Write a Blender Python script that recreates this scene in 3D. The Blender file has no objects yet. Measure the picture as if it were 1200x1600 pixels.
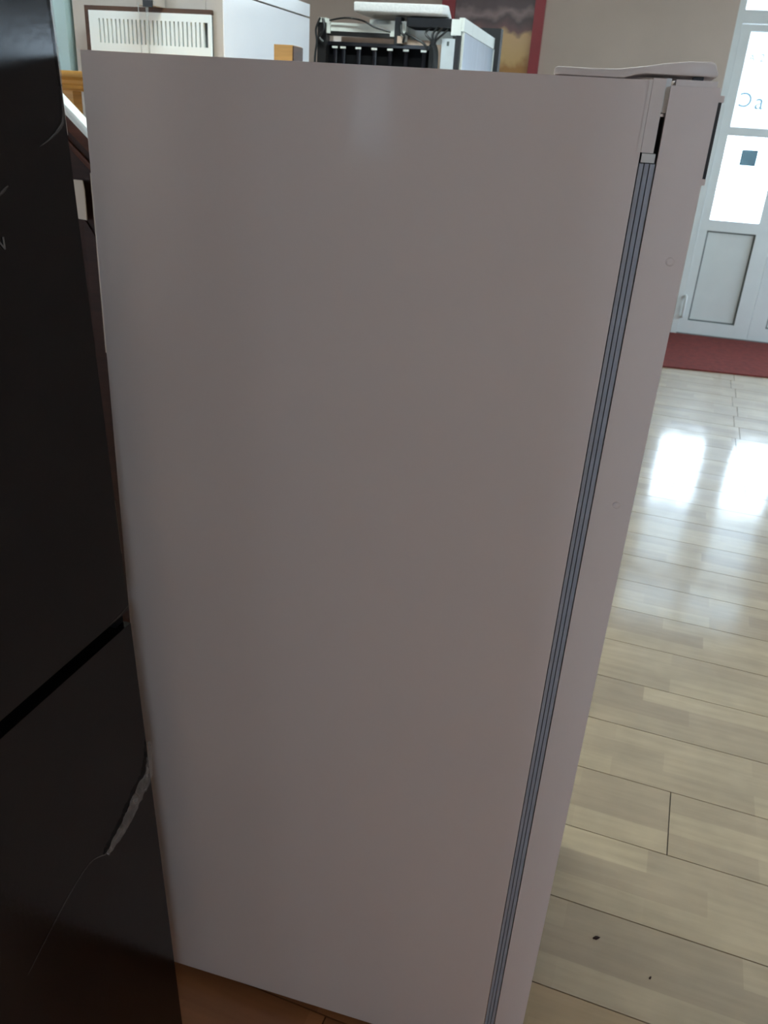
import bpy, bmesh, math, random
from mathutils import Vector, Matrix
random.seed(7)
S = bpy.context.scene
COL = S.collection

# ------------------------------------------------------------------ camera
CAM_POS = Vector((0.5808, -0.8773, 1.4364))
YAW, PITCH, ROLL, FPX = -0.24033, -0.44788, 0.067014, 1283.6
cam = bpy.data.cameras.new('camera')
cam.sensor_fit = 'VERTICAL'
cam.sensor_height = 36.0
cam.lens = FPX / 1600.0 * 36.0
cam.clip_start = 0.02
cam.dof.use_dof = True
cam.dof.focus_distance = 1.0
cam.dof.aperture_fstop = 13.0
cam_ob = bpy.data.objects.new('camera', cam)
COL.objects.link(cam_ob)
fw = Vector((math.sin(YAW) * math.cos(PITCH), math.cos(YAW) * math.cos(PITCH), math.sin(PITCH)))
r0 = Vector((math.cos(YAW), -math.sin(YAW), 0))
u0 = r0.cross(fw)
rr = r0 * math.cos(ROLL) + u0 * math.sin(ROLL)
uu = -r0 * math.sin(ROLL) + u0 * math.cos(ROLL)
m = Matrix((rr, uu, -fw)).transposed().to_4x4()
m.translation = CAM_POS
cam_ob.matrix_world = m
S.camera = cam_ob

# ------------------------------------------------------------------ sky and exposure
w = bpy.data.worlds.new('overcast_sky')
S.world = w
w.use_nodes = True
bg = w.node_tree.nodes['Background']
bg.inputs[0].default_value = (0.70, 0.86, 1.0, 1)
bg.inputs[1].default_value = 18.0
S.view_settings.view_transform = 'Standard'
S.view_settings.look = 'None'
S.view_settings.gamma = 1.0
S.view_settings.exposure = 0.0
S.view_settings.use_curve_mapping = False
S.cycles.max_bounces = 10
S.cycles.diffuse_bounces = 6
S.cycles.transparent_max_bounces = 12

# room extents (metres)
XL, XR, YB, YF, ZC = -3.0, 4.2, -3.2, 6.15, 3.1
DX0, DX1, DZT = 1.139, 2.305, 2.75            # entrance opening in the far wall
WIN = [(1.2, 2.4), (3.0, 4.2), (4.6, 5.8)]     # windows of the right wall (y ranges)
WZ0, WZ1 = 1.0, 2.2
BWS = [(-2.9, -1.85, 1.0, 2.55), (-.76, -.50, 1.22, 2.0), (1.5, 2.17, 1.6, 2.42)]   # windows of the back wall (third one added, unseen): x0, x1, z0, z1


def portal(loc, rot, sx, sy):
    l = bpy.data.lights.new('daylight_portal', 'AREA')
    l.shape = 'RECTANGLE'
    l.size, l.size_y = sx, sy
    l.cycles.is_portal = True
    o = bpy.data.objects.new('daylight_portal', l)
    o.location, o.rotation_euler = loc, rot
    COL.objects.link(o)


portal(((DX0 + DX1) / 2, YF + .16, DZT / 2), (-math.pi / 2, 0, 0), DX1 - DX0, DZT)
for a, b in WIN:
    portal((XR + .16, (a + b) / 2, (WZ0 + WZ1) / 2), (0, math.pi / 2, 0), WZ1 - WZ0, b - a)
for a, b, c, d in BWS:
    portal(((a + b) / 2, YB - .16, (c + d) / 2), (math.pi / 2, 0, 0), b - a, d - c)


# ------------------------------------------------------------------ materials
def mat(name, col, rough=.5, metal=0., spec=.5, noise=0., nscale=8., bump=0., bscale=40., stretch=(1, 1, 1),
        coat=0., alpha=1., trans=0., sheen=0.):
    M = bpy.data.materials.new(name)
    M.use_nodes = True
    nt = M.node_tree
    B = nt.nodes['Principled BSDF']
    B.inputs['Base Color'].default_value = (*col, 1)
    B.inputs['Roughness'].default_value = rough
    B.inputs['Metallic'].default_value = metal
    B.inputs['Specular IOR Level'].default_value = spec
    B.inputs['Coat Weight'].default_value = coat
    B.inputs['Alpha'].default_value = alpha
    B.inputs['Transmission Weight'].default_value = trans
    tc = nt.nodes.new('ShaderNodeTexCoord')
    mp = nt.nodes.new('ShaderNodeMapping')
    mp.inputs['Scale'].default_value = stretch
    nt.links.new(tc.outputs['Object'], mp.inputs[0])
    if noise:
        n = nt.nodes.new('ShaderNodeTexNoise')
        n.inputs['Scale'].default_value = nscale
        n.inputs['Detail'].default_value = 5
        nt.links.new(mp.outputs[0], n.inputs['Vector'])
        cr = nt.nodes.new('ShaderNodeMapRange')
        cr.inputs[1].default_value, cr.inputs[2].default_value = .3, .7
        cr.inputs[3].default_value, cr.inputs[4].default_value = 1 - noise, 1 + noise
        nt.links.new(n.outputs[0], cr.inputs[0])
        vm = nt.nodes.new('ShaderNodeVectorMath')
        vm.operation = 'SCALE'
        vm.inputs[0].default_value = col
        nt.links.new(cr.outputs[0], vm.inputs['Scale'])
        nt.links.new(vm.outputs[0], B.inputs['Base Color'])
    if bump:
        n2 = nt.nodes.new('ShaderNodeTexNoise')
        n2.inputs['Scale'].default_value = bscale
        n2.inputs['Detail'].default_value = 3
        nt.links.new(mp.outputs[0], n2.inputs['Vector'])
        bp = nt.nodes.new('ShaderNodeBump')
        bp.inputs['Strength'].default_value = bump
        bp.inputs['Distance'].default_value = .002
        nt.links.new(n2.outputs[0], bp.inputs['Height'])
        nt.links.new(bp.outputs[0], B.inputs['Normal'])
    return M


def laminate(name, c1, c2, grain):
    """three-strip printed laminate: strips along the plank, each strip length its own tone, fine grain."""
    M = bpy.data.materials.new(name)
    M.use_nodes = True
    nt = M.node_tree
    B = nt.nodes['Principled BSDF']
    tc = nt.nodes.new('ShaderNodeTexCoord')
    oi = nt.nodes.new('ShaderNodeObjectInfo')
    off = nt.nodes.new('ShaderNodeVectorMath')
    off.operation = 'SCALE'
    off.inputs[0].default_value = (7.3, .0, 0)
    nt.links.new(oi.outputs['Random'], off.inputs['Scale'])
    add = nt.nodes.new('ShaderNodeVectorMath')
    add.operation = 'ADD'
    nt.links.new(tc.outputs['Object'], add.inputs[0])
    nt.links.new(off.outputs[0], add.inputs[1])
    br = nt.nodes.new('ShaderNodeTexBrick')
    br.offset = .37
    br.offset_frequency = 2
    br.inputs['Color1'].default_value = (*c1, 1)
    br.inputs['Color2'].default_value = (*c2, 1)
    br.inputs['Mortar'].default_value = (*[x * .8 for x in c1], 1)
    br.inputs['Scale'].default_value = 1
    br.inputs['Mortar Size'].default_value = 0.0
    br.inputs['Brick Width'].default_value = .34
    br.inputs['Row Height'].default_value = .0685
    nt.links.new(add.outputs[0], br.inputs['Vector'])
    mp = nt.nodes.new('ShaderNodeMapping')
    mp.inputs['Scale'].default_value = (5, 60, 5)
    nt.links.new(add.outputs[0], mp.inputs[0])
    n = nt.nodes.new('ShaderNodeTexNoise')
    n.inputs['Scale'].default_value = 1.0
    n.inputs['Detail'].default_value = 6
    nt.links.new(mp.outputs[0], n.inputs['Vector'])
    n2 = nt.nodes.new('ShaderNodeTexNoise')
    n2.inputs['Scale'].default_value = 9
    n2.inputs['Detail'].default_value = 4
    nt.links.new(add.outputs[0], n2.inputs['Vector'])
    s = nt.nodes.new('ShaderNodeMath')
    s.operation = 'ADD'
    nt.links.new(n.outputs[0], s.inputs[0])
    nt.links.new(n2.outputs[0], s.inputs[1])
    cr = nt.nodes.new('ShaderNodeMapRange')
    cr.inputs[1].default_value, cr.inputs[2].default_value = .6, 1.4
    cr.inputs[3].default_value, cr.inputs[4].default_value = 1 - grain, 1 + grain
    nt.links.new(s.outputs[0], cr.inputs[0])
    vm = nt.nodes.new('ShaderNodeVectorMath')
    vm.operation = 'SCALE'
    nt.links.new(br.outputs['Color'], vm.inputs[0])
    nt.links.new(cr.outputs[0], vm.inputs['Scale'])
    nt.links.new(vm.outputs[0], B.inputs['Base Color'])
    rg = nt.nodes.new('ShaderNodeMapRange')
    rg.inputs[1].default_value, rg.inputs[2].default_value = .3, .7
    rg.inputs[3].default_value, rg.inputs[4].default_value = .08, .15
    nt.links.new(n2.outputs[0], rg.inputs[0])
    nt.links.new(rg.outputs[0], B.inputs['Coat Roughness'])
    B.inputs['Coat Weight'].default_value = 1.0
    B.inputs['Roughness'].default_value = .42
    bp = nt.nodes.new('ShaderNodeBump')
    bp.inputs['Strength'].default_value = .06
    bp.inputs['Distance'].default_value = .001
    nt.links.new(n.outputs[0], bp.inputs['Height'])
    nt.links.new(bp.outputs[0], B.inputs['Normal'])
    return M


def glass(name, tint=(.96, .98, 1), refl=.07):
    M = bpy.data.materials.new(name)
    M.use_nodes = True
    nt = M.node_tree
    nt.nodes.remove(nt.nodes['Principled BSDF'])
    out = nt.nodes['Material Output']
    t = nt.nodes.new('ShaderNodeBsdfTransparent')
    t.inputs[0].default_value = (*tint, 1)
    g = nt.nodes.new('ShaderNodeBsdfGlossy')
    g.inputs['Roughness'].default_value = .02
    mx = nt.nodes.new('ShaderNodeMixShader')
    mx.inputs[0].default_value = refl
    nt.links.new(t.outputs[0], mx.inputs[1])
    nt.links.new(g.outputs[0], mx.inputs[2])
    nt.links.new(mx.outputs[0], out.inputs[0])
    return M


M_ENAMEL = mat('white_enamel', (.84, .725, .69), .42, spec=.35, bump=.04, bscale=200, stretch=(1, 1, .15), coat=.25)
M_ENAMEL.node_tree.nodes['Principled BSDF'].inputs['Coat Roughness'].default_value = .09
M_DOORENAMEL = mat('white_door_enamel', (.84, .725, .69), .36, bump=.05, bscale=260)
M_WPLASTIC = mat('white_plastic', (.82, .725, .69), .38, noise=.02)
M_GASKET = mat('grey_gasket_rubber', (.42, .44, .50), .45, noise=.05, nscale=30)
M_DARKGAP = mat('dark_gap', (.05, .05, .055), .6, noise=.1)
M_BRIGHTMETAL = mat('zinc_bracket', (.75, .76, .76), .3, metal=.8, noise=.05)
M_BLACK = mat('black_door_lacquer', (.0055, .004, .0036), .16, spec=.32, noise=.08, nscale=3, bump=.03, bscale=120)
M_BLACKBODY = mat('black_cabinet', (.012, .011, .012), .35, noise=.1)
M_BLACKPL = mat('black_plastic', (.012, .012, .013), .45, noise=.1)
M_FILM = mat('clear_protective_film', (.42, .40, .39), .2, alpha=.45, noise=.35, nscale=60, bump=.6, bscale=90)
M_FILMTHIN = mat('thin_film_edge', (.40, .37, .36), .25, alpha=.22, noise=.2, nscale=50)
M_GOLD = mat('cream_edge_strip', (.75, .6, .40), .35, noise=.1)
M_LOGO = mat('grey_print', (.14, .13, .13), .5, noise=.05)
M_WALL = mat('painted_wall', (.54, .445, .37), .8, noise=.04, nscale=3, bump=.1, bscale=80)
M_CEIL = mat('ceiling_paint', (.75, .73, .70), .9, noise=.03)
M_BASE = mat('dark_subfloor', (.05, .04, .03), .9, noise=.2)
M_GROUND = mat('pale_pavement', (.55, .54, .52), .9, noise=.1, nscale=2)
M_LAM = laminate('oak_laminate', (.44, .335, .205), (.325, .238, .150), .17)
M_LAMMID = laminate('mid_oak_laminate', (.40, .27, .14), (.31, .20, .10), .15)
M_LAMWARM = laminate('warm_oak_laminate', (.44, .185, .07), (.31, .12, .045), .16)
M_UPVC = mat('white_upvc', (.74, .78, .76), .35, noise=.02)
M_UPVC2 = mat('white_upvc_panel', (.70, .74, .71), .4, noise=.02)
M_SEAL = mat('grey_seal', (.16, .18, .17), .6, noise=.1)
M_GLASS = glass('clear_glass')
M_FILMGLASS = glass('film_covered_glass', (.43, .45, .46))
M_RED = mat('red_carpet', (.15, .018, .012), .95, noise=.25, nscale=25, bump=.8, bscale=300)
M_REDFRAME = mat('red_frame_paint', (.30, .025, .03), .4, noise=.06)
M_INK = glass('glare_lifted_vinyl', (.34, .42, .45), .02)  # see-through tint carries the window glare over the lettering
M_STICKER = glass('glare_lifted_sticker', (.11, .135, .14), .02)  # see-through tint stands in for glare that pales the sticker
M_CHAMP = mat('champagne_side', (.52, .465, .41), .45, noise=.03, nscale=4)
M_STEEL = mat('glossy_white_door', (.88, .90, .93), .2, noise=.03, nscale=3, coat=.5)
M_PINE = mat('orange_pine', (.62, .31, .065), .45, noise=.16, nscale=4, stretch=(2, 2, 22))
M_SHADEBROWN = mat('shade_brown', (.075, .03, .012), .5, noise=.25, nscale=6, stretch=(2, 2, 18))  # shade colour for the pine post's side and the slotted panel's surround
M_WHITEMETAL = mat('white_sheet_metal', (.84, .90, .89), .35, noise=.02)
M_SLOTDARK = mat('slot_cavity', (.10, .12, .12), .6, noise=.1)
M_GREYBOX = mat('grey_box_plastic', (.42, .38, .34), .5, noise=.06)
M_CORD = mat('pale_cord', (.42, .46, .46), .6, noise=.2, nscale=80)
M_TEAL = mat('pale_teal_panel', (.42, .56, .57), .3, noise=.08, nscale=6)
M_FOAM = mat('white_polystyrene', (.80, .80, .78), .85, noise=.06, nscale=120, bump=.8, bscale=160)
M_CONDSHEET = mat('matt_black_sheet', (.008, .008, .009), .8, spec=.1, noise=.1)
M_CONDENSER = mat('black_condenser_enamel', (.010, .010, .014), .22, noise=.1)
M_SILVER = mat('silver_side_sheet', (.62, .68, .76), .28, metal=.85, noise=.08, nscale=5, stretch=(1, 6, .6))
M_PEACH = mat('peach_insulation', (.62, .47, .36), .7, noise=.08, nscale=20)
M_CABLE = mat('black_cable', (.015, .016, .016), .4, noise=.1)
M_CTRL = mat('grey_white_box', (.60, .66, .68), .5, noise=.08, nscale=20)
M_BROWN = mat('reddish_brown_wood', (.075, .022, .010), .6, spec=.25, noise=.3, nscale=5, stretch=(2, 2, 14))
M_BROWND = mat('deep_brown_wood', (.028, .009, .005), .6, spec=.25, noise=.3, nscale=5, stretch=(2, 2, 14))
M_CARD = mat('pale_card', (.55, .46, .38), .8, noise=.06)
M_WHITEEDGE = mat('white_edge_paint', (.82, .86, .80), .4, noise=.03)


# ------------------------------------------------------------------ mesh helpers
def tag(o, label=None, cat=None, group=None, kind=None):
    for k, v in (('label', label), ('category', cat), ('group', group), ('kind', kind)):
        if v:
            o[k] = v
    return o


def link(name, me, M, parent=None):
    o = bpy.data.objects.new(name, me)
    COL.objects.link(o)
    if M is not None and not me.materials:
        me.materials.append(M)
    if parent is not None:
        o.parent = parent
    return o


def empty(name, loc=(0, 0, 0)):
    o = bpy.data.objects.new(name, None)
    o.empty_display_size = .1
    o.location = loc
    COL.objects.link(o)
    return o


def bm_box(bm, x0, x1, y0, y1, z0, z1):
    vs = [bm.verts.new(p) for p in ((x0, y0, z0), (x1, y0, z0), (x1, y1, z0), (x0, y1, z0),
                                    (x0, y0, z1), (x1, y0, z1), (x1, y1, z1), (x0, y1, z1))]
    for f in ((0, 3, 2, 1), (4, 5, 6, 7), (0, 1, 5, 4), (1, 2, 6, 5), (2, 3, 7, 6), (3, 0, 4, 7)):
        bm.faces.new([vs[i] for i in f])
    return vs


def fin(bm, name, M, parent=None, bevel=0., seg=2, smooth=False):
    if bevel:
        bmesh.ops.bevel(bm, geom=[e for e in bm.edges if e.is_manifold and e.calc_face_angle(0) > .5], offset=bevel, segments=seg, profile=.5,
                        affect='EDGES', clamp_overlap=True)
    bmesh.ops.recalc_face_normals(bm, faces=bm.faces[:])
    me = bpy.data.meshes.new(name)
    bm.to_mesh(me)
    bm.free()
    if smooth or bevel:
        for p in me.polygons:
            p.use_smooth = True
        try:
            me.set_sharp_from_angle(angle=.6)
        except Exception:
            pass
    return link(name, me, M, parent)


def box(name, M, x0, x1, y0, y1, z0, z1, parent=None, bevel=0., seg=2):
    bm = bmesh.new()
    bm_box(bm, x0, x1, y0, y1, z0, z1)
    return fin(bm, name, M, parent, bevel, seg)


def boxes(name, M, lst, parent=None, bevel=0.):
    bm = bmesh.new()
    for b in lst:
        bm_box(bm, *b)
    return fin(bm, name, M, parent, bevel)


def prism(name, M, pts, axis, a, b, parent=None, bevel=0., seg=2):
    """polygon extruded along an axis; pts are the other two coordinates in x,y,z order"""
    bm = bmesh.new()

    def P(p, t):
        if axis == 'y':
            return (p[0], t, p[1])
        if axis == 'x':
            return (t, p[0], p[1])
        return (p[0], p[1], t)
    A = [bm.verts.new(P(p, a)) for p in pts]
    Bv = [bm.verts.new(P(p, b)) for p in pts]
    bm.faces.new(A)
    bm.faces.new(Bv[::-1])
    n = len(pts)
    for i in range(n):
        bm.faces.new((A[i], A[(i + 1) % n], Bv[(i + 1) % n], Bv[i]))
    bmesh.ops.recalc_face_normals(bm, faces=bm.faces[:])
    return fin(bm, name, M, parent, bevel, seg)


def tube(name, M, pts, r, parent=None, n=8):
    bm = bmesh.new()
    rings = []
    pts = [Vector(p) for p in pts]
    for i, p in enumerate(pts):
        d = (pts[min(i + 1, len(pts) - 1)] - pts[max(i - 1, 0)]).normalized()
        a = d.orthogonal().normalized() if i == 0 else (a - d * a.dot(d)).normalized()
        b = d.cross(a)
        rings.append([bm.verts.new(p + (a * math.cos(t) + b * math.sin(t)) * r)
                      for t in [2 * math.pi * k / n for k in range(n)]])
    for i in range(len(rings) - 1):
        for k in range(n):
            bm.faces.new((rings[i][k], rings[i][(k + 1) % n], rings[i + 1][(k + 1) % n], rings[i + 1][k]))
    bm.faces.new(rings[0][::-1])
    bm.faces.new(rings[-1])
    return fin(bm, name, M, parent, smooth=True)


def smooth_path(pts, k=6):
    P = [Vector(p) for p in pts]
    out = []
    for i in range(len(P) - 1):
        p0, p1, p2, p3 = P[max(i - 1, 0)], P[i], P[i + 1], P[min(i + 2, len(P) - 1)]
        for j in range(k):
            t = j / k
            out.append(.5 * ((2 * p1) + (p2 - p0) * t + (2 * p0 - 5 * p1 + 4 * p2 - p3) * t * t
                             + (3 * p1 - p0 - 3 * p2 + p3) * t ** 3))
    out.append(P[-1])
    return out


def disc(name, M, c, r, depth, axis, parent=None, n=24, bevel=.0):
    bm = bmesh.new()
    c = Vector(c)
    ax = {'x': Vector((1, 0, 0)), 'y': Vector((0, 1, 0)), 'z': Vector((0, 0, 1))}[axis]
    a = ax.orthogonal().normalized()
    b = ax.cross(a)
    prof = [(r, 0), (r, depth * .5), (r * .85, depth * .85), (r * .5, depth)]
    rings = [[bm.verts.new(c + ax * h + (a * math.cos(2 * math.pi * k / n) + b * math.sin(2 * math.pi * k / n)) * q)
              for k in range(n)] for q, h in prof]
    for i in range(len(rings) - 1):
        for k in range(n):
            bm.faces.new((rings[i][k], rings[i][(k + 1) % n], rings[i + 1][(k + 1) % n], rings[i + 1][k]))
    bm.faces.new(rings[0][::-1])
    bm.faces.new(rings[-1])
    return fin(bm, name, M, parent, smooth=True)


def glyph(name, M, body, loc, rot, size, parent=None, mirror=False, depth=.0008):
    cu = bpy.data.curves.new(name, 'FONT')
    cu.body = body
    cu.size = size
    cu.extrude = depth
    cu.align_x = 'CENTER'
    cu.align_y = 'CENTER'
    t = bpy.data.objects.new('tmp', cu)
    COL.objects.link(t)
    dg = bpy.context.evaluated_depsgraph_get()
    me = bpy.data.meshes.new_from_object(t.evaluated_get(dg))
    bpy.data.objects.remove(t)
    R = Matrix.Translation(loc) @ rot.to_4x4() @ (Matrix.Diagonal((-1, 1, 1, 1)) if mirror else Matrix.Identity(4))
    me.transform(R)
    if mirror:
        me.flip_normals()
    me.materials.clear()
    return link(name, me, M, parent)


# ------------------------------------------------------------------ the setting
TH = .2
g = box('ground', M_GROUND, -30, 30, -30, 30, -.6, -.2)
tag(g, kind='structure')
floor = box('floor', M_BASE, XL - .1, XR + .1, YB - .1, YF + .1, -.2, -.0125)
tag(floor, kind='structure')
tag(box('ceiling', M_CEIL, XL - TH, XR + TH, YB - TH, YF + TH, ZC, ZC + .15), kind='structure')
tag(box('wall_left', M_WALL, XL - TH, XL, YB, YF, -.2, ZC), kind='structure')
bwl = []
xs = [XL - TH] + [v for q in BWS for v in q[:2]] + [XR + TH]
for i in range(0, len(xs), 2):
    bwl.append((xs[i], xs[i + 1], YB - TH, YB, -.2, ZC))
for a, b, c, d in BWS:
    bwl += [(a, b, YB - TH, YB, -.2, c), (a, b, YB - TH, YB, d, ZC)]
tag(boxes('wall_back', M_WALL, bwl), kind='structure')
tag(boxes('wall_far', M_WALL, [(XL - TH, DX0, YF, YF + TH, -.2, ZC), (DX1, XR + TH, YF, YF + TH, -.2, ZC),
                               (DX0, DX1, YF, YF + TH, DZT, ZC), (DX0, DX1, YF, YF + TH, -.2, -.0125)]), kind='structure')
rw = [(XR, XR + TH, YB, YF, -.2, WZ0), (XR, XR + TH, YB, YF, WZ1, ZC)]
ys = [YB] + [v for ab in WIN for v in ab] + [YF]
for i in range(0, len(ys), 2):
    rw.append((XR, XR + TH, ys[i], ys[i + 1], WZ0, WZ1))
tag(boxes('wall_right', M_WALL, rw), kind='structure')


def window(n, axis, plane, a0, a1, z0, z1, mull):
    e = empty('window_%d' % n, ((a0 + a1) / 2, plane, z0) if axis == 'y' else (plane, (a0 + a1) / 2, z0))
    tag(e, kind='structure')
    cx, cy, cz = e.location

    def B(u0_, u1_, d0, d1, h0, h1):
        if axis == 'y':
            return (u0_ - cx, u1_ - cx, d0, d1, h0 - cz, h1 - cz)
        return (d0, d1, u0_ - cy, u1_ - cy, h0 - cz, h1 - cz)
    f = .06
    d0, d1 = (.06, .13) if plane > 0 else (-.13, -.06)
    boxes('window_frame', M_UPVC, [B(a0, a0 + f, d0, d1, z0, z1), B(a1 - f, a1, d0, d1, z0, z1),
                                   B(a0 + f, a1 - f, d0, d1, z0, z0 + f), B(a0 + f, a1 - f, d0, d1, z1 - f, z1)]
          + [B(u - .03, u + .03, d0, d1, z0 + f, z1 - f) for u in mull], e)
    edges = [a0 + f] + [v for u in mull for v in (u - .03, u + .03)] + [a1 - f]
    mid = (d0 + d1) / 2
    for i in range(0, len(edges), 2):
        box('pane', M_GLASS, *B(edges[i], edges[i + 1], mid - .002, mid + .002, z0 + f, z1 - f), parent=e)


for i, (a, b) in enumerate(WIN):
    window(i + 1, 'x', XR, a, b, WZ0, WZ1, [(a + b) / 2])
window(4, 'y', YB, *BWS[0], [-2.37])
window(5, 'y', YB, *BWS[1], [-.63])
window(6, 'y', YB, *BWS[2], [])  # unseen window added for fill light on the white refrigerator's side

# laminate planks, laid about 4.5 degrees off the walls
PW, PL, PA = .2055, 1.29, math.radians(-4.5)
eu, ev = Vector((math.cos(PA), math.sin(PA))), Vector((-math.sin(PA), math.cos(PA)))
O = Vector((.655, .187))


def plank_mesh(name, L, M):
    bm = bmesh.new()
    gx, gy, t = .0012, .0012, .012
    bm_box(bm, gx, L - gx, gy, PW - gy, -t, 0)
    me = bpy.data.meshes.new(name)
    bm.to_mesh(me)
    bm.free()
    me.materials.append(M)
    return me


meshes = {}


def get_mesh(L, M):
    k = (round(L, 2), M.name)
    if k not in meshes:
        meshes[k] = plank_mesh('plank', L, M)
    return meshes[k]


rowj = {2: .235, -1: 0.0}                      # measured end joints of two rows
lo_u, hi_u = -4.2, 4.4
for r in range(-16, 30):
    if r in rowj:
        j = rowj[r]
    elif r >= 13:
        j = .4656 + (.012 if r % 2 else -.012)
    elif r >= 3:
        j = [1.02, .88, -.15, 1.12, -.08, .93, -.2, 1.05, -.1, .9][r % 10]
    else:
        j = [.74, .47, -.32, -.55][r % 4]
    v = r * PW
    u = j - PL * math.ceil((j - lo_u) / PL)
    while u < hi_u:
        P = O + eu * u + ev * v
        Q = O + eu * (u + PL) + ev * v
        L = PL
        # keep every plank inside the room, cutting the ends at the walls
        uu0, uu1 = u, u + PL
        if P.x < XL + .03:
            uu0 = u + (XL + .03 - P.x) / eu.x
        if Q.x > XR - .03:
            uu1 = u + (XR - .03 - P.x) / eu.x
        if uu1 - uu0 > .1:
            P = O + eu * uu0 + ev * v
            Q = O + eu * uu1 + ev * v
            lo = min(P.y, Q.y)
            hi = max(P.y, Q.y) + PW
            if lo > YB and hi < YF:
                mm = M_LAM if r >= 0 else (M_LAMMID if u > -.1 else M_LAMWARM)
                o = bpy.data.objects.new('plank', get_mesh(uu1 - uu0, mm))
                COL.objects.link(o)
                o.parent = floor
                o.location = (P.x, P.y, random.uniform(-.0004, 0))
                o.rotation_euler = (0, 0, PA)
        u += PL

# ------------------------------------------------------------------ ceiling lamp over the appliances
lp = empty('ceiling_lamp', (-.05, .95, ZC))
tag(lp, 'long white fluorescent lamp fixed to the ceiling above the appliances', 'lamp')
M_TUBE = mat('lit_tube', (1, 1, 1), .4, noise=.01)
tb = M_TUBE.node_tree.nodes['Principled BSDF']
tb.inputs['Emission Color'].default_value = (.86, 1, 1, 1)
tb.inputs['Emission Strength'].default_value = 75.0
box('housing', M_UPVC, -.64, .64, -.08, .08, -.05, -.0005, lp, .004)
box('diffuser', M_TUBE, -.61, .61, -.065, .065, -.075, -.0505, lp, .004)

# ------------------------------------------------------------------ entrance door (far wall)
door = empty('door_1', (DX0, YF, 0))
tag(door, kind='structure')
Y0 = .05


def DB(x0, x1, d0, d1, z0, z1):
    return (x0 - DX0, x1 - DX0, d0, d1, z0, z1)


boxes('door_frame', M_UPVC, [DB(DX0, DX0 + .045, .0, .12, -.01, DZT), DB(DX1 - .045, DX1, .0, .12, -.01, DZT),
                             DB(DX0 + .045, DX1 - .045, .0, .12, 2.17, 2.25), DB(DX0 + .045, DX1 - .045, .0, .12, DZT - .05, DZT),
                             DB((DX0 + DX1) / 2 - .03, (DX0 + DX1) / 2 + .03, .0, .12, 2.25, DZT - .05)], door, .004)
for a, b in ((DX0 + .045, (DX0 + DX1) / 2 - .03), ((DX0 + DX1) / 2 + .03, DX1 - .045)):
    box('transom_pane', M_FILMGLASS, *DB(a, b, .058, .062, 2.25, DZT - .05), parent=door)
SEAM = 1.722
for li, (a, b) in enumerate(((DX0 + .047, SEAM - .002), (SEAM + .002, DX1 - .047))):
    gx0, gx1 = (1.252, 1.606) if li == 0 else (1.838, 2.192)
    leaf = boxes('door_leaf', M_UPVC, [DB(a, gx0, .01, .08, .012, 2.165), DB(gx1, b, .01, .08, .012, 2.165),
                                       DB(gx0, gx1, .01, .08, .012, .11), DB(gx0, gx1, .01, .08, .80, .88),
                                       DB(gx0, gx1, .01, .08, 1.462, 1.521), DB(gx0, gx1, .01, .08, 2.125, 2.165)], door, .003)
    for z0, z1 in ((.88, 1.462), (1.521, 2.125)):
        box('glass_pane', M_GLASS if z0 < 1 else M_FILMGLASS, *DB(gx0, gx1, .043, .047, z0, z1), parent=leaf)
    box('lower_panel', M_UPVC2, *DB(gx0 + .012, gx1 - .012, .035, .055, .122, .788), parent=leaf)
    # dark rebate line around the lower panel
    boxes('panel_seal', M_SEAL, [DB(gx0, gx0 + .012, .03, .05, .11, .80), DB(gx1 - .012, gx1, .03, .05, .11, .80),
                                 DB(gx0 + .012, gx1 - .012, .03, .05, .11, .122), DB(gx0 + .012, gx1 - .012, .03, .05, .788, .80)], leaf)
    ry = Matrix.Rotation(math.pi / 2, 3, 'X')
    if li == 0:
        box('sticker', M_STICKER, *DB(1.372, 1.487, .040, .0425, 1.268, 1.378), parent=leaf)
        glyph('lettering', M_INK, 'C', (1.318 - DX0, .040, 1.695), ry, .135, leaf, True)
        glyph('lettering', M_INK, 'a', (1.416 - DX0, .040, 1.690), ry, .15, leaf, False)
        glyph('lettering', M_INK, 'A.', (1.305 - DX0, .040, 1.965), ry, .06, leaf, False)
        glyph('lettering', M_INK, '2', (1.367 - DX0, .040, 1.965), ry, .07, leaf, False)
        tube('pull_handle', M_UPVC, smooth_path([(.062, .01, .30), (.062, -.03, .29), (.062, -.035, .22), (.062, -.03, .15), (.062, .01, .14)], 5), .011, leaf)
boxes('threshold', M_SEAL, [DB(DX0 + .045, DX1 - .045, 0, .12, -.0124, .010)], door)

# red mat in front of the entrance
mat_ob = prism('door_mat', M_RED, [(1.0, 4.98), (2.62, 5.13), (2.52, 6.13), (.95, 6.13)], 'z', .0005, .009)
tag(mat_ob, 'red carpet mat lying on the floor before the white entrance door', 'mat')

# ------------------------------------------------------------------ white refrigerator (the subject)
W, D, H, FY = .0, .588, 1.4823, .56
fr = empty('refrigerator', (.3, .28, 0))
tag(fr, 'white single-door refrigerator filling the picture, seen from its plain side', 'refrigerator')


def F(name, M, x0, x1, y0, y1, z0, z1, parent=None, bevel=0., seg=2):
    p = parent or fr
    o = box(name, M, x0 - .3, x1 - .3, y0 - .28, y1 - .28, z0, z1, p, bevel, seg)
    return o


F('cabinet', M_ENAMEL, 0, D + .0022, 0, FY, .03, H - .0015, bevel=.0025)
F('top_corner_cap', M_WPLASTIC, D + .0024, .602, -.0006, .05, 1.4205, H + .0003, bevel=.0012)
F('latch', M_BRIGHTMETAL, .592, .6045, .003, .03, 1.412, 1.4198, bevel=.001)
F('hinge_plate', M_BRIGHTMETAL, .6022, .6068, .012, .05, 1.455, 1.4835)
F('inner_liner', M_DARKGAP, .5922, .6065, .03, FY - .03, .06, 1.452)
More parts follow.
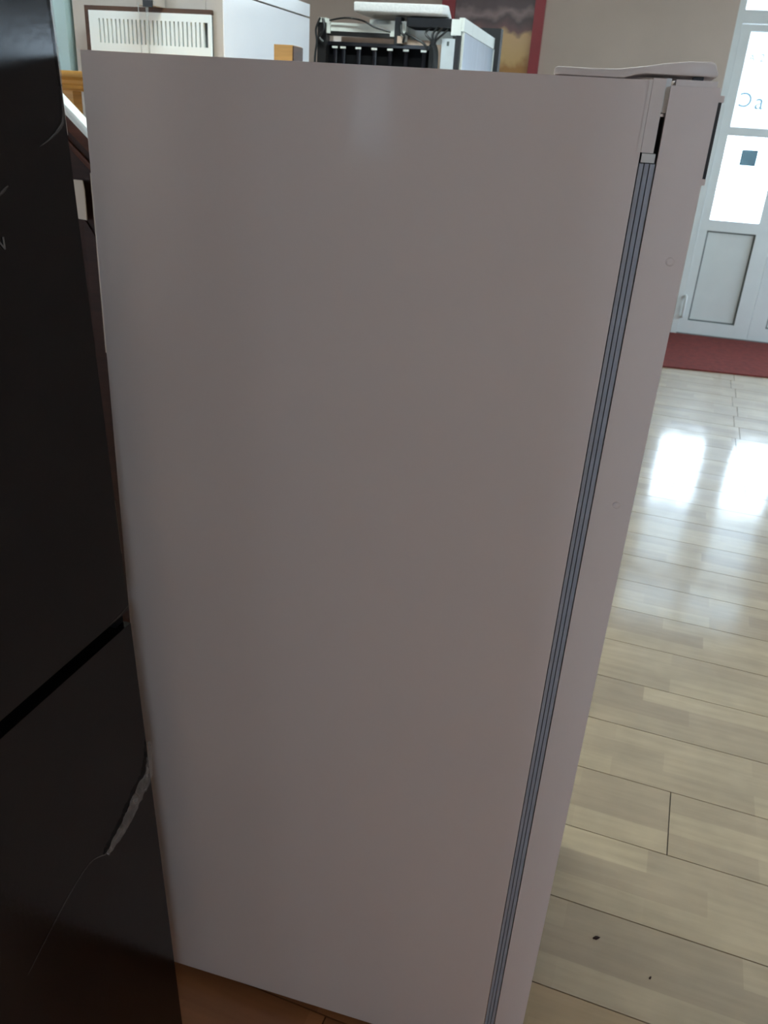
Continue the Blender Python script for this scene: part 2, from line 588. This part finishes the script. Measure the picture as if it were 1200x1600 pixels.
# door seal: three ribs running the height of the door
for x0, x1, y0 in ((.5912, .5952, .004), (.5962, .6004, .007), (.6012, .6058, .004)):
    F('gasket_rib', M_GASKET, x0, x1, y0, .032, .05, 1.411, bevel=.0015)
F('corner_cap_wing', M_WPLASTIC, D - .0012, D + .0022, -.0012, -.0002, 1.4205, H - .001, bevel=.0003)
dr = F('door', M_DOORENAMEL, .6068, .6500, -.0004, FY, .055, 1.4775, bevel=.004, seg=3)
c = F('door_top_cap', M_WPLASTIC, .6105, .6465, .002, FY - .002, 1.4777, 1.4825, bevel=.001)
box('handle_end', M_DOORENAMEL, .350, .3535, -.279, -.2, 1.396, 1.4015, fr, .0008)
box('handle_end', M_DOORENAMEL, .350, .3545, -.279, -.2, 1.466, 1.4715, fr, .0008)
F('handle_notch_shade', M_DARKGAP, .6498, .6532, .003, .08, 1.4015, 1.466, parent=None)  # raised dark strip; shade of the handle notch is put into its colour
for x, z in ((.6366, 1.3253), (.6324, 1.0609)):
    disc('screw_cap', M_DOORENAMEL, (x - .3, -.0004 - .28, z), .0042, -.0016, 'y', fr)
hc = prism('hinge_cover', M_WPLASTIC, [(.1995, 1.4816), (.2000, 1.4872), (.203, 1.4885), (.235, 1.4882), (.257, 1.4888), (.280, 1.4918),
                                       (.298, 1.4950), (.318, 1.4972), (.338, 1.4978), (.3415, 1.4965), (.3455, 1.4885), (.3450, 1.4858),
                                       (.300, 1.4860), (.282, 1.4860), (.274, 1.4848), (.264, 1.4816)], 'y', -.276, -.16, fr, .0012)
box('hinge_pin', M_DARKGAP, .325, .334, -.27, -.25, 1.4822, 1.4870, fr)
for z in (1.472, 1.455):
    F('rear_spacer', M_BLACKPL, -.003, .001, .02, .05, z - .003, z + .003)
for x in (.05, .53):
    for y in (.06, .5):
        F('foot', M_BLACKPL, x - .02, x + .02, y - .02, y + .02, .0005, .031)

# ------------------------------------------------------------------ black refrigerator (left foreground)
bk = empty('refrigerator', (.1005, -.1, 0))
bk.rotation_euler = Matrix.Rotation(math.radians(-2.45), 3, 'Z').to_4x4().to_euler()
lean = math.radians(-2.39)
bk.rotation_euler = (Matrix.Rotation(math.radians(-2.45), 4, 'Z') @ Matrix.Rotation(lean, 4, 'Y')).to_euler()
tag(bk, 'tall glossy black two-door refrigerator at the left edge with peeling film', 'refrigerator')
BWd = .6
box('cabinet', M_BLACKBODY, -.62, -.056, -BWd + .005, -.005, .07, 1.86, bk, .004)
ud = box('upper_door', M_BLACK, -.053, 0, -BWd, 0, .853, 1.86, bk, .003, 3)
ld = box('lower_door', M_BLACK, -.053, 0, -BWd, 0, .022, .8335, bk, .003, 3)
box('door_gap_trim', M_CONDSHEET, -.056, -.024, -BWd + .003, -.001, .834, .8525, bk)
box('gap_end_cap', M_CONDSHEET, -.0235, -.010, -.018, -.001, .834, .8525, bk)
glyph('logo', M_LOGO, 'N', (.0006, -.1165, 1.311), (Matrix.Rotation(math.pi / 2, 3, 'Z') @ Matrix.Rotation(math.pi / 2, 3, 'X')), .016, ud, depth=.0003)
for x, zz in ((-.09, 0.0040), (-.56, .0235)):
    for y in (-.08, -.52):
        bm = bmesh.new()
        bm_box(bm, x - .02, x + .02, y - .02, y + .02, zz + .0008, .07)
        fin(bm, 'foot', M_BLACKPL, bk)


def ribbon(name, M, pts, parent, lift=.002, rnd=.003, k=5, seed=1):
    """crumpled strip of film lying on the door: pts are (s, z, half-width)"""
    rs = random.Random(seed)
    path = smooth_path([(s, z, h) for s, z, h in pts], k)
    bm = bmesh.new()
    rows = []
    for i, p in enumerate(path):
        a, b = path[max(i - 1, 0)], path[min(i + 1, len(path) - 1)]
        t = Vector((b.x - a.x, b.y - a.y)).normalized()
        nrm = Vector((-t.y, t.x))
        row = []
        for q in (-1, -.4, .3, 1):
            hw = max(p.z, .0003)
            off = lift + (rs.uniform(0, rnd) if abs(q) < .9 else rs.uniform(0, rnd * .6))
            row.append(bm.verts.new((off, p.x + nrm.x * hw * q, p.y + nrm.y * hw * q)))
        rows.append(row)
    for i in range(len(rows) - 1):
        for j in range(3):
            bm.faces.new((rows[i][j], rows[i][j + 1], rows[i + 1][j + 1], rows[i + 1][j]))
    o = fin(bm, name, M, parent, smooth=True)
    return o


tag(ribbon('peeled_film', M_FILM, [(.003, .640, .001), (-.001, .615, .005), (-.009, .587, .012), (-.028, .578, .014), (-.050, .566, .013),
                                   (-.0685, .5555, .012), (-.092, .549, .009), (-.1126, .544, .004)], ld, .0015, .004, 6, 3),
    'crumpled strip of clear protective film peeling off')
ribbon('film_crease', M_FILMTHIN, [(-.1126, .544, .0012), (-.1425, .560, .0008), (-.185, .552, .0007), (-.2228, .5365, .0006), (-.27, .515, .0004)], ld, .0008, .0004, 5, 4)
ribbon('film_edge', M_FILM, [(-.0012, 1.62, .0022), (-.0012, 1.53, .0022), (-.001, 1.48, .0018), (-.0012, 1.445, .0014)], ud, .0012, .0015, 8, 5)
ribbon('film_crease', M_FILMTHIN, [(-.0012, 1.445, .0014), (-.0045, 1.418, .0018), (-.014, 1.407, .0016), (-.0272, 1.3995, .0008), (-.045, 1.392, .0003)], ud, .001, .0012, 6, 6)
ribbon('film_crease', M_FILMTHIN, [(-.095, 1.360, .0004), (-.100, 1.3572, .0014), (-.108, 1.3530, .0012), (-.115, 1.350, .0004)], ud, .0008, .0004, 4, 8)
ribbon('film_crease', M_FILMTHIN, [(-.001, .860, .0004), (-.02, .8565, .0009), (-.04, .8555, .0004)], ud, .0008, .0006, 4, 9)
box('edge_strip', M_WPLASTIC, -.02, -.003, 0, .0045, 1.402, 1.62, ud)
box('edge_strip', M_WPLASTIC, -.02, -.003, 0, .0014, 1.20, 1.402, ud)
box('edge_strip', M_GOLD, -.02, -.002, 0, .0028, .932, 1.003, ud)  # narrow cream strip on the door edge

# ------------------------------------------------------------------ champagne refrigerator with bright front (behind, left)
ch = empty('refrigerator', (-.755, 1.8, 0))
ch.rotation_euler = (0, 0, math.radians(-2.5))
tag(ch, 'tall refrigerator with glossy white front and beige side behind the pine rack', 'refrigerator')
box('cabinet', M_CHAMP, -.245, .178, -.3, .3, .04, 1.753, ch, .004)
cdr = box('door', M_CHAMP, .179, .2285, -.3, .3, .06, 1.713, ch, .003)
box('door_skin', M_STEEL, .2287, .232, -.2985, .2985, .062, 1.712, cdr, .001)
cst = box('control_strip', M_CHAMP, .179, .2285, -.3, .3, 1.716, 1.753, ch, .003)
box('strip_skin', M_STEEL, .2287, .232, -.2985, .2985, 1.717, 1.752, cst, .001)
for x in (-.19, .13):
    for y in (-.25, .25):
        box('foot', M_BLACKPL, x - .02, x + .02, y - .02, y + .02, .0005, .042, ch)

# pale teal cabinet at the far left
tl = empty('tall_cabinet', (-1.33, 1.75, 0))
tag(tl, 'tall pale teal cabinet with a white front edge, beside the black refrigerator', 'cabinet')
box('body', M_TEAL, -.27, .30, -.25, .25, 0.05, 1.9, tl, .004)
box('front_edge', M_WHITEEDGE, -.27, .235, -.275, -.251, .06, 1.9, tl, .006)
box('plinth', M_BLACKPL, -.25, .28, -.22, .23, .0005, .049, tl)

# ------------------------------------------------------------------ pine rack with the slotted appliance
rk = empty('wooden_rack', (-.64, 1.36, 0))
tag(rk, 'orange pine display rack with moulded rail behind the white refrigerator', 'rack')
prism('top_rail', M_PINE, [(-.095, 1.452), (-.08, 1.452), (-.08, 1.448), (.11, 1.448), (.11, 1.495), (-.105, 1.495), (-.105, 1.480), (-.092, 1.474), (-.092, 1.464), (-.1, 1.460)],
      'x', -.36, .33, rk, .0015)
for x0, x1 in ((-.285, -.245),):
    for y0, y1 in ((-.075, -.035), (.06, .1)):
        box('post', M_PINE, x0, x1, y0, y1, .0005, 1.4478, rk, .002)
box('post', M_PINE, .327 + .0005, .376, -.06, .005, .0005, 1.581, rk, .002)
tag(box('shaded_side', M_SHADEBROWN, .3762, .3795, -.059, .004, .0005, 1.5795, rk), 'dark brown sheet painted as the shaded side of the post')  # the post's shaded side put into a dark colour
box('lower_shelf', M_PINE, -.35, .325, -.09, .1, .60, .63, rk, .002)

vu = empty('vented_panel', (-.745, 1.477, 1.4955))
tag(vu, 'white sheet-metal panel with a row of vertical slots, standing on the pine rack', 'panel')
vx0, vx1, vz0, vz1 = -.190, .180, 0., .158
sz0, sz1 = .080, .139
sx0, sx1 = -.160, .172
box('back_plate', M_SLOTDARK, vx0 + .003, vx1 - .003, .001, .012, .0, vz1 - .003, vu)
boxes('front_panel', M_WHITEMETAL, [(vx0, vx1, -.010, 0, vz0, sz0), (vx0, vx1, -.010, 0, sz1, vz1),
                                    (vx0, sx0, -.010, 0, sz0, sz1), (sx1, vx1, -.010, 0, sz0, sz1)], vu)
tag(boxes('edge_shadow', M_SHADEBROWN, [(vx0 - .016, vx0 - .0005, -.004, .010, 0, vz1 + .012), (vx0 - .0005, vx1, -.004, .010, vz1 + .0005, vz1 + .012)], vu), 'dark brown strip painted as the shadow round the panel')  # shadow left of and above the panel, built as dark strips
N = 26
pitch = (sx1 - sx0) / N
me0 = None
for i in range(N - 1):
    x0 = sx0 + pitch * i + .0046
    x1 = sx0 + pitch * (i + 1)
    if me0 is None:
        s0 = box('slat', M_WHITEMETAL, 0, x1 - x0, -.010, 0, sz0, sz1, vu)
        s0.location.x = x0
        me0 = s0.data
    else:
        o = link('slat', me0, None, vu)
        o.location.x = x0

gb = empty('switch_box', (-.735, 1.475, 1.6660))
tag(gb, 'small grey box with two hanging cords on top of the slotted white panel', 'box')
box('case', M_GREYBOX, -.027, .027, -.045, .012, 0, .06, gb, .003)
box('lens', M_BLACKPL, -.006, .022, -.0495, -.0455, -.004, .012, gb, .002)  # dark part standing in for the shadow under the case
for x, dx in ((-.021, .004), (.003, .002), (.008, -.001)):
    tube('cord', M_CORD, smooth_path([(x, -.0465, .006), (x + dx * .4, -.05, -.03), (x + dx, -.048, -.14)], 6), .0009, gb, 6)

# ------------------------------------------------------------------ refrigerator standing with its back to us
cf = empty('refrigerator', (-.295, 2.675, 0))
tag(cf, 'refrigerator standing back to us with bare black condenser and tangled wires', 'refrigerator')


def C(name, M, x0, x1, y0, y1, z0, z1, bevel=0., parent=None):
    return box(name, M, x0 + .295, x1 + .295, y0 - 2.675, y1 - 2.675, z0, z1, parent or cf, bevel)


C('cabinet', M_WPLASTIC, -.552, -.042, 2.46, 3.0, .03, 1.70, .004)
C('side_sheet', M_SILVER, -.041, -.034, 2.33, 3.0, .03, 1.712, .001)
C('corner_strip', M_BLACKPL, -.058, -.041, 2.30, 2.345, .03, 1.70)
C('side_edge', M_WHITEEDGE, -.0405, -.033, 2.318, 2.329, .03, 1.712)
C('door', M_BLACKPL, -.552, -.012, 3.005, 3.065, .05, 1.790, .004)
C('door_edge', M_WHITEEDGE, -.0335, -.031, 2.985, 3.0, .03, 1.712)
C('top_cover', M_WHITEEDGE, -.42, -.034, 2.48, 3.0, 1.714, 1.7535, .003)
C('top_cover_side', M_WHITEEDGE, -.052, -.034, 2.31, 2.478, 1.714, 1.7535, .003)
C('left_post', M_BLACKPL, -.557, -.525, 2.30, 2.34, .03, 1.722, .002)
C('post_cap', M_WHITEEDGE, -.555, -.527, 2.302, 2.33, 1.7225, 1.737, .002)
C('cross_bar', M_WHITEEDGE, -.524, -.277, 2.31, 2.33, 1.698, 1.724, .002)
C('bar_end', M_WHITEEDGE, -.527, -.512, 2.303, 2.3095, 1.690, 1.733, .002)
C('bar_end', M_WHITEEDGE, -.292, -.276, 2.303, 2.3095, 1.688, 1.735, .002)
C('lower_bar', M_BLACKPL, -.524, -.277, 2.312, 2.33, 1.684, 1.6975)
C('insulation_strip', M_PEACH, -.48, -.155, 2.335, 2.35, 1.660, 1.6835)
C('middle_post', M_BLACKPL, -.2755, -.254, 2.30, 2.345, 1.664, 1.748, .002)
C('terminal', M_WHITEEDGE, -.2535, -.236, 2.302, 2.335, 1.675, 1.735, .002)
C('terminal', M_PEACH, -.262, -.244, 2.292, 2.2995, 1.668, 1.69, .001)
C('motor_tray', M_BLACKPL, -.235, -.078, 2.31, 2.45, 1.722, 1.749, .002)
C('white_block', M_WHITEEDGE, -.077, -.043, 2.305, 2.35, 1.700, 1.748, .003)
C('relay_plate', M_WHITEEDGE, -.235, -.08, 2.36, 2.40, 1.672, 1.715, .002)
cb = C('control_box', M_CTRL, -.106, -.060, 2.305, 2.36, 1.50, 1.690, .003)
C('control_mark', M_SLOTDARK, -.088, -.080, 2.3035, 2.3049, 1.668, 1.681)
C('side_bracket', M_PEACH, -.135, -.112, 2.33, 2.36, 1.50, 1.672, .004)
# condenser: black sheet with upright tubes
C('condenser_sheet', M_CONDSHEET, -.545, -.150, 2.352, 2.358, .12, 1.662)
C('condenser_rail', M_CONDENSER, -.555, -.140, 2.325, 2.35, 1.6555, 1.667, .002)
for x in (-.535, -.499, -.468, -.411, -.352, -.294, -.236, -.172):
    tube('condenser_tube', M_CONDENSER, [(x + .295, 2.332 - 2.675, .15), (x + .295, 2.332 - 2.675, 1.652)], .0085, cf, 10)
    C('tube_clip', M_WHITEEDGE, x - .010, x + .010, 2.3215, 2.3245, 1.646, 1.6525)


def wire(pts, r=.0035):
    tube('wire', M_CABLE, [(p.x + .295, p.y - 2.675, p.z) for p in smooth_path(pts, 6)], r, cf, 8)


wire([(-.512, 2.295, 1.728), (-.45, 2.285, 1.737), (-.39, 2.285, 1.731), (-.34, 2.285, 1.712), (-.285, 2.285, 1.700)], .003)
wire([(-.545, 2.29, 1.735), (-.56, 2.29, 1.70), (-.556, 2.29, 1.66), (-.562, 2.29, 1.60), (-.56, 2.29, 1.45)], .004)
wire([(-.535, 2.29, 1.733), (-.528, 2.285, 1.70), (-.545, 2.285, 1.676), (-.53, 2.285, 1.66)], .005)
for i, (x, z) in enumerate(((-.15, 1.722), (-.125, 1.722), (-.11, 1.718), (-.09, 1.716))):
    wire([(x, 2.31, z), (x - .012, 2.29, 1.700), (-.138 + i * .004, 2.29, 1.676), (-.142 + i * .006, 2.295, 1.64), (-.14 + i * .006, 2.3, 1.5)], .0038)
wire([(-.235, 2.295, 1.70), (-.20, 2.285, 1.686), (-.165, 2.285, 1.670), (-.148, 2.29, 1.65)], .004)
wire([(-.252, 2.29, 1.73), (-.246, 2.282, 1.70), (-.235, 2.285, 1.69), (-.24, 2.29, 1.67)], .0045)
tube('compressor_hose', M_CABLE, [(p.x + .295, p.y - 2.675, p.z) for p in smooth_path([(-.14, 2.3, 1.672), (-.128, 2.3, 1.65), (-.125, 2.3, 1.6), (-.125, 2.3, 1.4)], 6)], .012, cf, 10)

fm = prism('polystyrene_slab', M_FOAM, [(-.412, 2.25), (-.10, 2.25), (-.085, 2.28), (-.16, 2.72), (-.19, 2.74), (-.40, 2.62), (-.415, 2.3)], 'z', 1.7545, 1.784, None, .006, 3)
fm.location.z = -.0005
tag(fm, 'white polystyrene packing slab lying on the opened refrigerator', 'foam slab')

# ------------------------------------------------------------------ dark brown board of unknown use, sloping white-edged top
bc = empty('moulded_board', (-.6, .93, 0))
tag(bc, 'dark reddish-brown moulded wooden board with sloping white top edge, seen through the narrow gap', 'screen')


def slope(x):
    return 1.377 - .88 * (x + .6)


def band(name, M, d0, d1, y0, y1, x0=-.76, x1=-.44):
    return prism(name, M, [(x0 + .6, slope(x0) - d1), (x1 + .6, slope(x1) - d1), (x1 + .6, slope(x1) - d0), (x0 + .6, slope(x0) - d0)],
                 'y', y0, y1, bc, .001)


band('top_edge', M_WHITEEDGE, 0, .0225, -.03, .004)
band('moulding', M_BROWN, .0228, .058, -.022, .02)
band('moulding', M_BROWND, .0583, .082, -.012, .02)
band('moulding', M_BROWN, .0823, .098, -.018, .02)
prism('board', M_BROWND, [(-.15, .05), (.15, .05), (.15, slope(-.45) - .0985), (-.15, slope(-.75) - .0985)], 'y', -.006, .02, bc)
prism('inset_panel', M_BROWND, [(-.04, .10), (.12, .10), (.12, .95), (-.04, 1.18)], 'y', -.012, -.0062, bc, .002)
box('plinth', M_BROWND, -.15, .15, -.03, .03, .0005, .049, bc)
box('trim_strip', M_CARD, -.0035, .012, -.022, -.0125, .86, 1.279, bc, .002)
cd = prism('price_card', M_CARD, [(-.067, 1.178), (-.020, 1.175), (-.0195, 1.243), (-.0225, 1.262), (-.067, 1.262)], 'y', -.027, -.0235)
cd.location = bc.location
tag(cd, 'blank beige card hanging on the dark brown wooden board', 'card')

# ------------------------------------------------------------------ framed picture on the far wall
pc = empty('framed_picture', (-.58, YF, 1.4))
tag(pc, 'large red-framed picture in orange and grey tones on the far wall', 'picture')
px0, px1, pz0, pz1 = -.37, .395, .0, 1.4
boxes('frame', M_REDFRAME, [(px0, px0 + .10, -.035, -.002, pz0, pz1), (px1 - .075, px1, -.035, -.002, pz0, pz1),
                            (px0 + .10, px1 - .075, -.035, -.002, pz0, pz0 + .075), (px0 + .10, px1 - .075, -.035, -.002, pz1 - .075, pz1)], pc, .003)
PM = bpy.data.materials.new('picture_print')
PM.use_nodes = True
nt = PM.node_tree
B = nt.nodes['Principled BSDF']
B.inputs['Roughness'].default_value = .35
tc = nt.nodes.new('ShaderNodeTexCoord')
sp = nt.nodes.new('ShaderNodeSeparateXYZ')
nz = nt.nodes.new('ShaderNodeTexNoise')
nz.inputs['Scale'].default_value = 6
nz.inputs['Detail'].default_value = 3
nt.links.new(tc.outputs['Object'], sp.inputs[0])
nt.links.new(tc.outputs['Object'], nz.inputs['Vector'])
md = nt.nodes.new('ShaderNodeMath')
md.operation = 'MULTIPLY_ADD'
md.inputs[1].default_value = .22
nt.links.new(nz.outputs[0], md.inputs[0])
nt.links.new(sp.outputs['Z'], md.inputs[2])
rp = nt.nodes.new('ShaderNodeValToRGB')
rp.color_ramp.interpolation = 'LINEAR'
E = rp.color_ramp.elements
E[0].position, E[0].color = .30, (.45, .20, .035, 1)
E[1].position, E[1].color = 1.0, (.10, .06, .06, 1)
for pos, c_ in ((.56, (.45, .22, .05, 1)), (.60, (.68, .45, .18, 1)), (.745, (.70, .46, .22, 1)), (.775, (.20, .10, .09, 1)),
                (.83, (.10, .065, .06, 1)), (.88, (.30, .21, .20, 1)), (.93, (.12, .08, .075, 1))):
    e = E.new(pos)
    e.color = c_
nt.links.new(md.outputs[0], rp.inputs[0])
nt.links.new(rp.outputs[0], B.inputs['Base Color'])
box('print', PM, px0 + .10, px1 - .075, -.012, -.008, pz0 + .075, pz1 - .075, pc)

# ------------------------------------------------------------------ specks on the floor
for (x, y, s, a, lab) in ((.7765, .317, .0085, .4, 'dark crumb on the floor, the larger one'), (.88, .262, .0038, 1.2, 'tiny dark crumb near the larger crumb')):
    bm = bmesh.new()
    rs = random.Random(int(s * 1e5))
    vs = [(math.cos(t) * s * rs.uniform(.6, 1.3), math.sin(t) * s * .5 * rs.uniform(.6, 1.3)) for t in [k * math.pi / 4 for k in range(8)]]
    A = [bm.verts.new((p[0], p[1], 0)) for p in vs]
    Bv = [bm.verts.new((p[0] * .6, p[1] * .6, s * .3)) for p in vs]
    bm.faces.new(A[::-1])
    bm.faces.new(Bv)
    for i in range(8):
        bm.faces.new((A[i], A[(i + 1) % 8], Bv[(i + 1) % 8], Bv[i]))
    o = fin(bm, 'crumb', M_BROWND)
    o.location = (x, y, .0002)
    o.rotation_euler = (0, 0, a)
    tag(o, lab, 'crumb')
